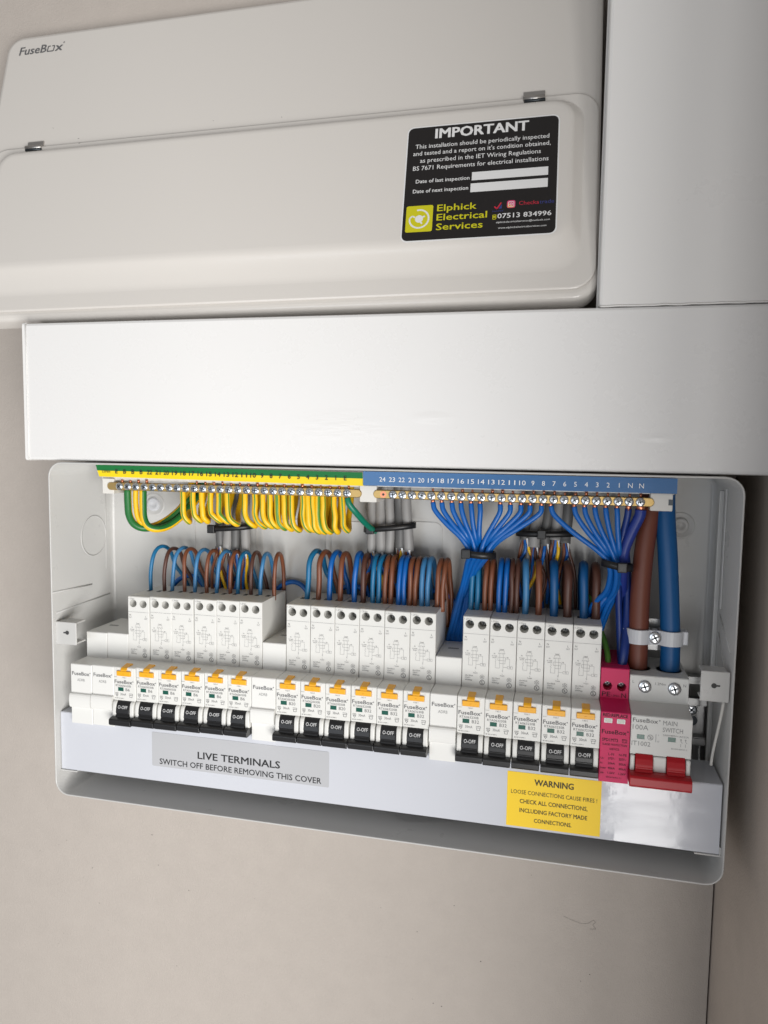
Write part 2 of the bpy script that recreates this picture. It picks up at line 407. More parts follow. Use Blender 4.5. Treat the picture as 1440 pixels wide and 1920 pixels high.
lg.poly([(43.6, 235.7), (45.9, 235.7), (45.2, 231.0), (39.6, 231.0), (40.2, 235.7), (42.2, 235.7)], 1.05, -.12, 'ink')
lg.disc(54.2, 237.6, .8, -.12, 'ink', 10, .4)
lg.build('lettering', lid)
ch = MB()
for u, v, a, b in ((84, 142.5, 1.6, .35), (81, 148.3, 1.2, .3), (44, 132.9, 5, .25), (57, 160, .5, .4), (194, 152, .4, .4), (248, 149, .4, .5)):
    ch.rect(u, u+a, v, v+b, -2.25 if v < 143 else -.12, 'speck')
ch = ch.build('paint_chips', lid); ch['kind'] = 'stuff'
# the inspection sticker on the flap
SX, SZ, SW_, SH_ = 344.4, 39.4, 99.8, 84.2
YF = -9.2
st = MB(); plate(st, SX, SX+SW_, SZ, SZ+SH_, 4.5, YF-.14, YF-.02, 'stk_white', 5)
stick = st.build('inspection_sticker', lid)
sb = MB(); plate(sb, SX+.9, SX+SW_-.9, SZ+.9, SZ+SH_-.9, 3.8, YF-.2, YF-.12, 'stk_black', 5)
sb.build('sticker_ground', stick)
def su(s): return SX+s*SW_
def sv(t): return SZ+(1-t)*SH_
tx = MB(); Y1 = YF-.26
tx.text('IMPORTANT', su(.497), sv(.116), 6.8, Y1, 'ink_white', width=60.5, bold=.05)
for s, t, a, b in (('This installation should be periodically inspected', .197, .062, .935), ("and tested and a report on it's condition obtained,", .258, .05, .945), ('as prescribed in the IET Wiring Regulations', .322, .10, .885), ('BS 7671 Requirements for electrical installations', .388, .055, .935)):
    tx.text(s, su(a), sv(t), 3.05, Y1, 'ink_white', 'L', width=(b-a)*SW_, bold=.003)
tx.text('Date of last inspection', su(.08), sv(.50), 2.6, Y1, 'ink_white', 'L', width=.355*SW_, bold=.014)
tx.text('Date of next inspection', su(.065), sv(.585), 2.6, Y1, 'ink_white', 'L', width=.365*SW_, bold=.014)
tx.rect(su(.45), su(.935), sv(.51), sv(.44), Y1, 'stk_white'); tx.rect(su(.445), su(.935), sv(.61), sv(.536), Y1, 'stk_white')
tx.text('07513 834996', su(.628), sv(.845), 3.2, Y1, 'ink_white', 'L', width=.335*SW_, bold=.016)
tx.text('elphickelectricalservices@outlook.com', su(.62), sv(.885), 1.25, Y1, 'ink_white', 'L', width=.335*SW_)
tx.text('www.elphickelectricalservices.com', su(.635), sv(.932), 1.25, Y1, 'ink_white', 'L', width=.30*SW_)
tx.text('Elphick', su(.235), sv(.752), 4.5, Y1, 'stk_yellow', 'L', width=.255*SW_, bold=.022)
tx.text('Electrical', su(.235), sv(.831), 4.5, Y1, 'stk_yellow', 'L', width=.325*SW_, bold=.022)
tx.text('Services', su(.235), sv(.912), 4.5, Y1, 'stk_yellow', 'L', width=.30*SW_, bold=.022)
sq_ = rrect(su(.03), su(.208), sv(.918), sv(.695), 1.2, 3); tx.add([(x, Y1, z) for x, z in sq_], [tuple(range(len(sq_)))], 'stk_yellow')
cx, cz = su(.118), sv(.808)
arc = [(cx+6.4*math.cos(math.radians(a)), cz+6.4*math.sin(math.radians(a))) for a in range(-165, 106, 15)]
tx.poly(arc, 1.15, Y1-.06, 'ink_white'); tx.poly([arc[0], (cx-6.3, cz+.6), (cx-4.6, cz+2.2), (cx-2.6, cz+1.2)], 1.0, Y1-.06, 'ink_white')
tx.disc(cx, cz, 2.7, Y1-.06, 'ink_white', 14)
for dx, dz in ((2.2, 1.2), (1.2, -2.4)): tx.line((cx+dx*.6, cz+dz*.6), (cx+dx*1.7, cz+dz*1.5), 1.1, Y1-.07, 'ink_white')
tx.poly([(su(.605), sv(.745)), (su(.622), sv(.765)), (su(.648), sv(.715))], .9, Y1, 'tick_red'); tx.add([(su(.632), Y1, sv(.765)), (su(.652), Y1, sv(.765)), (su(.652), Y1, sv(.728))], [(0, 1, 2)], 'tick_blue')
tx.text('NAPIT', su(.595), sv(.79), 1.0, Y1, 'tick_blue', 'L', width=7)
ig = rrect(su(.685), su(.737), sv(.765), sv(.702), 1.2, 3); tx.add([(x, Y1, z) for x, z in ig], [tuple(range(len(ig)))], 'insta')
tx.add([(su(.688), Y1-.03, sv(.76)), (su(.735), Y1-.03, sv(.76)), (su(.69), Y1-.03, sv(.722))], [(0, 1, 2)], 'insta2')
ring_o = rrect(su(.694), su(.728), sv(.754), sv(.713), .8, 3); tx.poly(ring_o+[ring_o[0]], .35, Y1-.06, 'ink_white'); tx.disc(su(.711), sv(.7335), .95, Y1-.06, 'ink_white', 12, .6)
tx.text('Checka', su(.76), sv(.745), 2.6, Y1, 'tick_red', 'L', width=.125*SW_); tx.text('trade', su(.888), sv(.745), 2.6, Y1, 'tick_blue', 'L', width=.09*SW_)
tx.poly([(su(.598), sv(.85)), (su(.618), sv(.85)), (su(.618), sv(.815)), (su(.598), sv(.815)), (su(.598), sv(.85))], .4, Y1, 'stk_yellow'); tx.rect(su(.601), su(.615), sv(.838), sv(.825), Y1, 'stk_yellow')
tx.build('lettering', stick)

# ------------------------------------------------------------------ consumer unit case
X0, X1, Z0, Z1, YR, YB = -14.2, 453.6, -101.6, 148.7, -1.6, 75
case = thing('consumer_unit_case', 'open white steel case of the fuse board fixed to the wall', 'fuse box', (0, 0, 0))
RC = 11
def cl(i, y): return [(x, y, z) for x, z in rrect(X0+i, X1-i, Z0+i, Z1-i, RC-i, 7)]
b = MB()
loft(b, [cl(0, WALL_Y-.2), cl(0, YR+.5), cl(.15, YR+.15), cl(.55, YR), cl(.95, YR+.15), cl(1.15, YR+.5), cl(1.2, YB-4), cl(1.7, YB-2), cl(2.7, YB-.6), cl(4.2, YB-.1)], 'steel', False, False)
b.build('case_wall', case, True)
MB().box(X0+1.6, X1-1.6, YB, YB+1.5, Z0+1.6, Z1-1.6, 'steel').build('back_panel', case)
k = MB()
for a in ((62, 116, 60, 104), (119.8, 172.7, 58, 106), (176.5, 214, 58, 106), (219, 264.1, 60, 107.7)): ring(k, *a, 6, YB, .9, .8, 'steel')
k.build('knockout_outline', case)
for x, z in ((25.9, 113.8), (430, 112.1)):
    g = MB(); g.lathe([(9.5, 0), (9.2, -.5), (8.2, -.5), (7.6, -.1)], (x, YB, z), 'steel', 28)
    g.lathe([(5.6, 0), (5.4, -1.4), (4.4, -1.8), (2.6, -1.5), (2.0, -.9), (.1, -.9)], (x, YB, z), 'clamp' if x < 100 else 'steel', 24)
    g.build('fixing_boss', case)
# left wall pressings (wall facing +x)
lw = MB()
for r0, r1 in ((15.6, 16.3),):
    n = 40; xs = X0+1.2
    vs = []
    for r, h in ((r0, 0), (r0, .45), (r1, .45), (r1, 0)): vs += [(xs+h, 49.8+r*math.cos(2*math.pi*q/n), 89+r*math.sin(2*math.pi*q/n)) for q in range(n)]
    lw.add(vs, [(j*n+q, j*n+(q+1) % n, (j+1)*n+(q+1) % n, (j+1)*n+q) for j in range(3) for q in range(n)], 'steel', True)
lw.build('side_knockout', case)
cr = MB()
for (ya, za, yb_, zb_) in ((-1, 52.3, 46, 50.4), (3, 36.4, 70, 38.6)):
    cr.tube([(X0+1.3, ya, za), (X0+1.3, yb_, zb_)], .6, 'steel', 8)
cr.tube([(X0+1.3, 66, 128), (X0+1.3, 66, 60)], .5, 'steel', 8)
cr.build('pressed_ridge', case)
rw = MB(); rw.box(X1-4.2, X1-1.25, 50, 53, -90, 138, 'steel', .5); rw.box(X1-2.4, X1-1.25, 40, 42, 62, 140, 'steel', .4)
for (ya, za, yb_, zb_) in ((44, 58, 8, 42), (44, 46, 12, 20)): rw.tube([(X1-1.3, ya, za), (X1-1.3, yb_, zb_)], .5, 'steel', 8)
rw.build('side_fold', case)
def tab(x0, x1, z0, z1, label, left):
    t = MB(); y = 1.6
    xa = X0+1.2 if left else X1-1.2
    t.box(min(x0, xa+.1), max(x1, xa-.1), y, y+1.3, z0, z1, 'steel', .45) if False else t.box(x0, x1, y, y+1.3, z0, z1, 'steel', .5)
    t.box(x0+.6 if left else x0+.8, x1-1.2, y+.9, y+13, z1-1.5, z1-.2, 'steel', .4)
    t.box(x0+.6 if left else x0+.8, x1-1.2, y+.9, y+13, z0+.2, z0+1.5, 'steel', .4)
    o = t.build('lid_fixing_tab', case); o['label'] = label
    h = MB(); cx = (x0+x1)/2+(1.2 if left else -.6); cz = (z0+z1)/2+.6
    h.disc(cx, cz, 2.6 if left else 2.2, y-.1, 'steel' if left else 'steel', 18, 1.6); h.disc(cx, cz, 1.7, y-.08, 'hole', 18)
    h.line((cx-3.2, cz-.2) if left else (cx, cz), (cx, cz) if left else (cx+3.4, cz+.1), 1.1, y-.12, 'hole')
    h.build('screw_hole', o)
tab(X0+1.0, 4.3, 13.4, 30.3, 'left fixing tab with keyhole', True)
tab(435.2, 451.6, 12.8, 31.6, 'right fixing tab with keyhole', False)
dr = MB()
dr.box(-8, 449.5, 62, 63.2, -34, -4, 'chrome'); dr.box(-8, 449.5, 55.6, 62, -8.2, -7, 'chrome'); dr.box(-8, 449.5, 55.6, 62, -31, -29.8, 'chrome')
dr.box(-8, 449.5, 54.6, 55.8, -7.6, -2.6, 'chrome', .3); dr.box(-8, 449.5, 54.6, 55.8, -35, -30.4, 'chrome', .3)
rail = dr.build('din_rail', case)
rb = MB(); rb.box(432, 452, 66, YB-.2, 3.4, 9, 'chrome', .4); rb.build('rail_bracket', case)
s_ = MB(); screw(s_, 440.6, 58.4, -12.2, 3.6, 3, .9); s_.build('rail_screw', rail)
kh = MB(); kh.disc(441.5, -20.5, 4.4, 61.6, 'chrome', 24, 3.7); kh.disc(441.5, -20.5, 3.7, 61.7, 'slot', 24); kh.build('rail_keyhole', rail)
MB().tube([(449.3, 5, 12), (448.6, 8, 0), (446.6, 14, -23), (446.1, 15, -32)], .9, 'nylon', 8).build('hanging_strap', case)
MB().box(-10, 449, 66, YB-.2, -80, -38, 'chrome').build('bus_bar_support', case)

# ------------------------------------------------------------------ busbar cover plate with its stickers
cov = thing('terminal_cover', 'long white terminal cover plate with stickers below the breaker row', 'cover plate', (0, 0, 0))
cp = MB()
prof = [(4, -83.4), (4, -39.9), (4.5, -39.3), (40, -39.3), (40, -40.3), (5.2, -40.3), (5.2, -82.6), (22, -82.6), (22, -83.9), (4.5, -83.9)]
cp.prism_x(prof, -12.2, 451.2, 'cover'); cp.build('cover_plate', cov, True)
fb = MB(); fb.box(437, 452.2, 3.4, 12, -85.0, -84.0, 'steel', .25); fb.box(451.3, 452.3, 3.6, 10, -84.4, -79, 'steel', .25); fb.build('cover_foot', cov)
fb = MB(); fb.box(-12.6, 1, 3.4, 12, -85.0, -84.0, 'steel', .25); fb.build('cover_foot', cov)
lv = MB(); plate(lv, 64.2, 200, -72.3, -46.8, .9, 3.8, 3.98, 'live', 3); lab = lv.build('live_terminals_sticker', cov)
t = MB(); t.text('LIVE TERMINALS', 132.4, -62.9, 5.0, 3.72, 'ink_dark', width=63, bold=.03)
t.text('SWITCH OFF BEFORE REMOVING THIS COVER', 132.4, -70.3, 4.1, 3.72, 'ink_dark', width=124, bold=.016)
t.build('lettering', lab)
wv = MB(); plate(wv, 321.6, 380.6, -82.2, -45.6, .3, 3.8, 3.98, 'warn', 2); lab = wv.build('warning_sticker', cov)
t = MB()
for s, z, h, wd, bo in (('WARNING', -53.3, 3.9, 24.4, .04), ('LOOSE CONNECTIONS CAUSE FIRES !', -60.1, 2.6, 54, .006), ('CHECK ALL CONNECTIONS,', -66.2, 2.7, 42.5, .024), ('INCLUDING FACTORY MADE', -72.3, 2.7, 42.5, .024), ('CONNECTIONS.', -78.3, 2.6, 23.6, .024)):
    t.text(s, 351.2, z, h, 3.72, 'ink_brown', width=wd, bold=bo)
t.build('lettering', lab)

# ------------------------------------------------------------------ breakers
def bow(i): return 2.9*(1-((i-12)/12)**2)          # the loaded rail bows up a little in the middle
def holed_face(mb, x0, x1, z0, z1, y, holes, r, depth, m, cav):
    """front face with round screw wells let into it"""
    bm = bmesh.new(); edges = []
    def loop(P):
        vs = [bm.verts.new((p[0], y, p[1])) for p in P]
        for a, c in zip(vs, vs[1:]+vs[:1]): edges.append(bm.edges.new((a, c)))
    loop([(x0, z0), (x1, z0), (x1, z1), (x0, z1)])
    n = 18
    for hx, hz in holes: loop([(hx+r*math.cos(2*math.pi*k/n), hz+r*math.sin(2*math.pi*k/n)) for k in range(n)])
    bmesh.ops.triangle_fill(bm, use_beauty=True, edges=edges)
    for f in [f for f in bm.faces if any((f.calc_center_median()-Vector((hx, y, hz))).length < r*.8 and all(abs((v.co-Vector((hx, y, hz))).length-r) < .01 for v in f.verts) for hx, hz in holes)]: bm.faces.remove(f)
    mb.from_bm(bm, m)
    for hx, hz in holes:
        ringv = [(hx+r*math.cos(2*math.pi*k/n), yy, hz+r*math.sin(2*math.pi*k/n)) for yy in (y, y+depth) for k in range(n)]
        mb.add(ringv, [(k, (k+1) % n, (k+1) % n+n, k+n) for k in range(n)], m, True)
        mb.add(ringv[n:], [tuple(range(n))], cav)
W = 17.65
def shell(mb, x1, top, m, low=-45, holes=None, hr=2.95, cut=25.2, back=66, cav='hole', seam=True, ledge=0):
    """side profile of a rail-mounted device; the tall front face is open for holed_face"""
    yt = 19.6; front = 5 if cut else 0
    P = [(0, -.5), (.5, 0), (yt, ledge), (yt, top-.5), (yt+.5, top), (back, top), (back, low)]
    if cut: P += [(5, low), (5, -cut), (0, -cut+.5)]
    else: P += [(0, low)]
    n = len(P); e = .35
    bm = bmesh.new()
    L = [[bm.verts.new((x, y+(.0 if k in (1, 2) else (e if (y < yt+1) else 0)), z)) for y, z in P] for k, x in enumerate((0, e, x1-e, x1))]
    for a, c in zip(L, L[1:]):
        for i in range(n):
            if i == 2 and holes and a is L[1]: continue
            bm.faces.new((a[i], c[i], c[(i+1) % n], a[(i+1) % n]))
    bm.faces.new(L[0]); bm.faces.new(L[-1][::-1])
    mb.from_bm(bm, m)
    if holes: holed_face(mb, e, x1-e, ledge, top-.5, yt, holes, hr, 15, m, cav)
def cheeks(mb, xs, m):
    for x in xs:
        pr = [(5.2, -40.6), (5.2, -24.6), (.2, -24.6)]+[(-3.0*math.sin(math.radians(a))**.7, -32.4-7.6*math.cos(math.radians(180-a))) for a in range(10, 171, 20)]+[(.5, -40.6)]
        mb.prism_x(pr, x, x+3.1, m, .7, 2)
def toggle_mesh(x0, x1, t0, t1, m):
    d = MB()
    d.prism_x([(5, -25), (-.6, -25.0), (-2.3, -27.2), (-3.4, -30.5), (-3.7, -33.2), (-3.0, -33.9), (-3.8, -34.9), (-4.6, -37), (-5.6, -38.5), (5, -38.5)], x0, x1, m, .25, 1)
    return d
def lever_tip(mb, t0, t1, m):
    mb.prism_x([(2, -36.2), (-4.8, -35.9), (-7.0, -36.6), (-7.6, -37.6), (-7.4, -40.6), (-6.5, -41.5), (2, -41.5)], t0, t1, m, .35, 2)
def rcbo_print(model, amp, part):
    p = MB(); y = 19.45; g = 'ink'; d = 'ink_soft'
    p.text('1.2Nm', .9, 46.0, 1.15, y, 'ink_soft', 'L', width=4.6)
    p.line((.3, 36.6), (17.3, 36.6), .16, y, 'ink_soft')
    p.text('N', 2.0, 33.6, 1.25, y, g); p.text('OUT', 2.0, 31.9, 1.0, y, g, width=2.3)
    p.text('L', 14.9, 33.0, 1.25, y, g); p.text('OUT', 14.9, 31.3, 1.0, y, g, width=2.3)
    # connection diagram
    p.text('Load', 8.2, 27.6, .9, y, g, width=2.4)
    p.poly([(6.6, 25.9), (6.6, 27.2), (9.8, 27.2), (9.8, 25.9)], .15, y, d)
    p.text('N', 3.4, 24.4, .9, y, g); p.text('Int. supply', 3.5, 23.0, .75, y, g, width=3.4); p.text('fitted', 3.5, 21.8, .75, y, g, width=2.6)
    p.text('OUT OUT', 8.2, 24.8, .7, y, g, width=4.6)
    p.line((7.0, 24.6), (7.0, 18.4), .15, y, d); p.line((9.3, 24.6), (9.3, 12.6), .15, y, d)
    p.poly([(5.8, 22.6), (10.8, 22.6), (10.8, 20.4), (5.8, 20.4), (5.8, 22.6)], .15, y, d)
    p.poly([(7.0, 18.4), (10.6, 18.4), (10.6, 20.4)], .15, y, d)
    p.poly([(4.2, 21.2), (4.6, 20.2), (4.0, 19.4), (4.6, 18.6), (4.2, 17.8), (4.2, 15.2), (7.0, 15.2), (7.0, 18.4)], .15, y, d)
    p.poly([(10.8, 21.8), (13.6, 21.8), (13.6, 16.9)], .15, y, d); p.text('+B', 12.0, 22.3, .8, y, g)
    p.poly([(12.2, 16.8), (15.6, 16.8), (15.6, 15.2), (12.2, 15.2), (12.2, 16.8)], .15, y, d); p.text('TE', 13.9, 15.6, .8, y, g); p.line((9.3, 16), (12.2, 16), .15, y, d)
    p.poly([(9.3, 14.2), (8.7, 13.4), (9.3, 12.6)], .15, y, d)
    p.text('L', 9.0, 11.0, .8, y, g); p.text('Supply', 9.0, 9.8, .75, y, g, width=3)
    for q, s in enumerate(('I\u0394n=30mA', '230V~', '6000A(g)')): p.text(s, 2.3, 7.6-1.5*q, .95, y, g, 'L', width=(5.2, 3.8, 4.6)[q])
    p.disc(13.6, 7.6, 1.5, y, g, 14, 1.25); p.disc(13.6, 7.6, .7, y, g, 10, .45)
    for a in range(0, 360, 60): p.line((13.6+1.0*math.cos(math.radians(a)), 7.6+1.0*math.sin(math.radians(a))), (13.6+1.7*math.cos(math.radians(a)), 7.6+1.7*math.sin(math.radians(a))), .35, y-.02, 'plastic')
    p.disc(13.7, 3.9, 1.75, y, g, 16, 1.4); p.poly([(12.7, 4.6), (13.9, 4.4), (13.3, 3.3), (14.7, 3.1)], .3, y, g)
    if part == 'top': return p
    p = MB(); y = -.13
    p.text('TEST', 8.6, -8.0, 1.05, y, 'ink', width=3.9)
    p.text('FuseBox', .9, -12.1, 2.5, y, 'ink', 'L', width=14.2, bold=.022); p.disc(15.7, -10.2, .45, y, 'ink', 8, .2)
    p.text(model, 1.7, -14.5, 1.5, y, 'ink', 'L', width=12.3)
    p.text(amp, 9.7, -17.5, 2.05, y, 'ink', 'L', width=4.6 if len(amp) > 2 else 3.3)
    p.text('30mA', 5.4, -20.9, 1.7, y, 'ink', 'L', width=4.7)
    p.text('6000', 1.2, -20.0, 1.0, y, 'ink', 'L', width=2.6); p.poly([(1.6, -20.5), (3.6, -20.5), (2.6, -21.9), (1.6, -20.5)], .28, y, 'ink')
    p.poly([(12.4, -19.3), (15.4, -19.3), (15.4, -20.3), (12.4, -20.3)], .25, y, 'ink'); p.poly([(13, -20.3), (13, -21.9), (15, -21.9), (15, -20.6)], .25, y, 'ink')
    p.text('BS EN 61009-1', 1.1, -23.6, .8, y, 'ink', 'L', width=7)
    p.line((.2, -7.4), (2.9, -7.4), .2, y, 'ink_soft')
    return p
protos = {}
def make_breaker(model, amp):
    t = thing('circuit_breaker', 'x', 'circuit breaker', (0, 0, 0), 'white circuit breakers clipped along the rail')
    body = MB(); shell(body, W, 48.3, 'plastic', holes=[(4.4, 43.0), (12.7, 42.8)])
    cheeks(body, (.35, 14.2), 'plastic')
    # recess frame round the test button
    body.box(2.6, 15.0, -.35, .1, -7.0, -6.5, 'plastic'); body.box(14.5, 15.0, -.35, .1, -6.5, -1.2, 'plastic'); body.box(2.6, 3.1, -.35, .1, -6.5, -1.2, 'plastic')
    for x in (4.0, 12.6): body.box(x-1.5, x+1.5, 40.5, 46, 48.25, 48.36, 'hole')
    body.box(1.0, 16.6, 24, 25, 48.28, 48.45, 'plastic')
    body.build('body', t)
    for x, z in ((4.4, 43.0), (12.7, 42.8)):
        s = MB(); screw(s, x+.2, 28.8, z-.2, 2.5, 3, random.uniform(0, 1.5), 'chrome'); s.build('terminal_screw', t)
    tg = toggle_mesh(3.55, 14.05, .1, W-.1, 'black'); lever_tip(tg, .15, W-.15, 'black')
    tgo = tg.build('toggle', t)
    lt = MB(); v, f, a, c = text_geo('O-OFF')
    # the word lies on the sloping drum of the toggle
    h = 2.3; wd = 7.6; sx = wd/(c-a); dn = Vector((0, -3.4+2.3, -30.5+27.2)).normalized()
    vs = []
    for px, py in v:
        q = Vector((8.9+(px-(a+c)/2)*sx, -2.3, -27.2))+dn*(2.75-py*h)
        vs.append((q.x, q.y-.16, q.z))
    lt.add(vs, f, 'ink_white'); lt.build('lettering', tgo)
    bt = MB(); bt.box(3.3, 14.3, -1.5, .3, -6.1, -2.6, 'amber', .3); bt.prism_x([(-1.5, -2.6), (-1.2, -1.3), (-.2, -.1), (7.0, 1.2), (7.6, .7), (7.6, -.2), (.6, -.6)], 6.4, 11.3, 'amber', .15, 1)
    bt.box(8.3, 9.2, -1.78, -1.6, -5.6, -4.3, 'amber'); bt.build('test_button', t)
    gw = MB(); gw.rect(3.6, 8.0, -17.75, -15.0, -.1, 'green_win'); gw.box(3.3, 8.3, -.22, .05, -18.0, -17.75, 'plastic'); gw.build('status_window', t)
    rcbo_print(model, amp, 'top').build('wiring_diagram', t); rcbo_print(model, amp, 'nose').build('lettering', t)
    return t
ORD6 = ['leftmost', 'second from left', 'third from left', 'third from right', 'second from right', 'rightmost']
ORD3 = ['left', 'middle', 'right']
ORD5 = ['leftmost', 'second from left', 'middle', 'second from right', 'rightmost']
runs = [(2+i, 'B6', 'RTA0606030B', f'B6 breaker, {ORD6[i]} of the six B6 breakers, black toggle off') for i in range(6)]
runs += [(9+i, 'B20', 'RTA0620030B', f'B20 breaker, {ORD3[i]} one of the three B20 breakers') for i in range(3)]
runs += [(12+i, 'B32', 'RTA063230B', f'B32 breaker, {ORD3[i]} of three B32 beside the B20 breakers') for i in range(3)]
runs += [(16+i, 'B32', 'RTA063230B', f'B32 breaker, {ORD5[i]} of five between blank and pink module') for i in range(5)]
for i, amp, model, lab in runs:
    loc = (18*i+.17+random.uniform(-.08, .08), random.uniform(-.25, .2), bow(i)+random.uniform(-.18, .18))
    if amp not in protos:
        protos[amp] = make_breaker(model, amp); protos[amp].location = Vector(loc)*S; protos[amp]['label'] = lab
    else:
        d_ = dup(protos[amp], loc, lab); d_.rotation_euler = (random.uniform(-.004, .004), random.uniform(-.004, .004), random.uniform(-.003, .003))
# blank modules
def make_blank():
    t = thing('blank_module', 'x', 'blank module', (0, 0, 0), 'white blank modules filling empty ways')
    bd = MB(); shell(bd, W, 19.4, 'blank', cut=None)
    bd.box(5, 12.5, 41, 44, 19.36, 19.45, 'ink_soft')
    bd.build('body', t)
    bl = MB(); pr = [(.2, -21.6)]+[(-.4-2.4*math.sin(math.radians(a))**.6, -27.2+5.4*math.cos(math.radians(a))) for a in range(0, 181, 20)]+[(.2, -33.2)]
    bl.prism_x(pr, .1, W-.1, 'blank'); bl.build('dummy_toggle', t)
    p = MB(); p.text('FuseBox', 1.3, -8.4, 2.6, -.13, 'ink', 'L', width=14.4, bold=.02); p.disc(16.3, -6.3, .45, -.13, 'ink', 8, .2)
    p.text('ADRB', 8.6, -12.8, 1.9, -.13, 'ink_soft', width=6.2); p.build('lettering', t)
    return t
bl0 = make_blank()
for j, (i, lab) in enumerate(((0, 'blank white module at the far left end of the row'), (1, 'blank white module touching the leftmost B6 breaker'), (8, 'blank white module between the B6 and B20 breakers'), (15, 'blank white module just left of the five B32 breakers'))):
    loc = (18*i+.17, 0, bow(i))
    if j == 0: bl0.location = Vector(loc)*S; bl0['label'] = lab
    else: dup(bl0, loc, lab)
# surge protector
spd = thing('surge_protector', 'bright pink surge protection module beside the main switch', 'surge protector', (18*21+.17, 0, bow(21)))
bd = MB(); shell(bd, W, 22.3, 'pink', cut=None, holes=[(4.4, 10.4), (13.1, 10.3)], hr=2.9, ledge=2.5)
bd.box(.2, W-.2, 28, 44, 22.2, 22.4, 'pink'); bd.build('body', spd)
for x in (4.4, 13.1):
    s = MB(); screw(s, x+.2, 26.6, 10.2, 2.5, 3, .7, 'chrome'); s.build('terminal_screw', spd)
    f = MB(); x0 = 1.9 if x < 6 else 9.6
    f.box(x0, x0+5.0, -.3, .1, -7.0, -4.0, 'stk_white', .25); f.rect(x0+.6, x0+4.4, -6.5, -4.5, -.36, 'flag_pale'); f.build('status_window', spd)
p = MB(); k_ = 'ink_maroon'
p.text('PE', 1.2, 3.5, 3.0, 19.45, k_, 'L', width=5.2); p.text('N', 13.1, 3.3, 3.0, 19.45, k_, 'L', width=2.9); p.text('1.2Nm', 9.4, 3.7, 1.2, 19.45, k_, width=5); p.build('terminal_marks', spd); p = MB()
y = -.13
p.text('RED:REPLACE', 8.6, -3.0, 2.0, y, k_, width=14.8, bold=.03)
p.text('FuseBox', .9, -14.0, 2.6, y, k_, 'L', width=14.6, bold=.012); p.disc(16.4, -11.8, .5, y, k_, 8, .2)
p.text('SPD1MT2', 1.2, -18.8, 1.9, y, k_, 'L', width=9.6, bold=.012); p.poly([(13.3, -18.9), (16, -18.9), (16, -16.8), (13.3, -16.8), (13.3, -18.9)], .25, y, k_); p.text('T2', 14.65, -18.5, 1.4, y, k_)
p.text('SURGE PROTECTION', 8.8, -21.4, 1.25, y, k_, width=14.6, bold=.008); p.text('DEVICE', 8.8, -24.2, 1.25, y, k_, width=5.6, bold=.008)
p.text('L-N', 7.0, -27.7, 1.6, y, k_, width=3.4); p.text('N-PE', 14.0, -27.7, 1.6, y, k_, width=4.6)
for q, (a, c, d) in enumerate((('Uc:', '275V~', '255V~'), ('In:', '20kA', '20kA'), ('Imax:', '40kA', '40kA'), ('Up:', '1.5kV', '1.2kV'))):
    z = -30.4-3.1*q; p.text(a, .7, z, 1.2, y, k_, 'L', bold=.006); p.text(c, 7.4, z, 1.4, y, k_, width=4.2, bold=.006); p.text(d, 13.9, z, 1.4, y, k_, width=4.3, bold=.006)
p.text('IEC61643-11', 9, -42.3, 1.1, y, k_, width=9)
p.build('lettering', spd)
# main switch
ms = thing('main_switch', 'two pole main switch with wide red lever at the right end', 'main switch', (18*22+.17, 0, bow(22)))
bd = MB(); shell(bd, 35.6, 19.4, 'switch', cut=25.2, ledge=2.8)
bd.box(.3, 3.0, -1.8, 5.2, -40.0, -25.0, 'switch', .8); bd.box(32.6, 35.3, -1.8, 5.2, -41.5, -25.0, 'switch', .8); bd.box(13.7, 21.4, -1.2, 5.2, -41.5, -25.0, 'switch', .6)
for cx in (6.3, 25.6): bd.lathe([(8, 0), (7.4, .0), (6.9, -.0)], (cx, 38, 19.45), 'switch', 24, 'z')
bd.build('body', ms)
for cx in (9.2, 27.0):
    s = MB(); screw(s, cx, 18.2, 12.4, 4.0, 1.6, .35); s.build('terminal_screw', ms)
for cx in (3.3, 21.4):
    g = MB(); g.rect(cx+.4, cx+4.9, -14.9, -12.1, -.1, 'green_win'); g.box(cx+.1, cx+5.2, -.22, .05, -15.2, -14.9, 'switch'); g.build('status_window', ms)
lv = MB()
for a, c in ((3.3, 13.5), (21.6, 32.2)): lv.prism_x([(5, -24.2), (-.4, -24.2), (-2.3, -26.6), (-3.3, -30), (-3.6, -31.6), (-3.0, -32.3), (-4.0, -33.2), (-4.6, -34.6), (-5.6, -36), (5, -36)], a, c, 'red', .25, 1)
lv.prism_x([(2, -34.6), (-5.8, -34.2), (-8.8, -35.0), (-9.6, -36.2), (-9.6, -41.0), (-8.5, -42.2), (2, -42.2)], -.3, 35.6, 'red', .4, 2)
lv.build('switch_lever', ms)
p = MB(); y = -.13; k_ = 'ink'
p.text('FuseBox', 1.0, -4.3, 2.5, y, k_, 'L', width=14.6, bold=.008); p.disc(16.6, -2.3, .45, y, k_, 8, .2)
p.text('100A', 1.0, -9.0, 3.0, y, 'ink_soft', 'L', width=9.2); p.text('IT1002', .8, -19.2, 2.8, y, 'ink_soft', 'L', width=11)
p.text('MAIN', 18.6, -4.8, 2.8, y, 'ink_soft', 'L', width=8.2); p.text('SWITCH', 18.6, -9.1, 2.8, y, 'ink_soft', 'L', width=11.6)
p.text('230V/400V~ AC22A', 18.9, -11.6, 1.0, y, 'ink_soft', 'L', width=14.8)
p.disc(11.6, -13.4, 1.75, y, 'ink_soft', 16, 1.45); p.poly([(10.5, -12.8), (12.2, -13.0), (11.2, -14.0), (12.8, -14.2)], .3, y, 'ink_soft')
p.line((14.8, -11), (14.8, -16), .25, y, 'ink_soft'); p.text('I', 16.3, -12, 1.0, y, 'ink_soft'); p.text('O', 16.3, -16, 1.0, y, 'ink_soft')
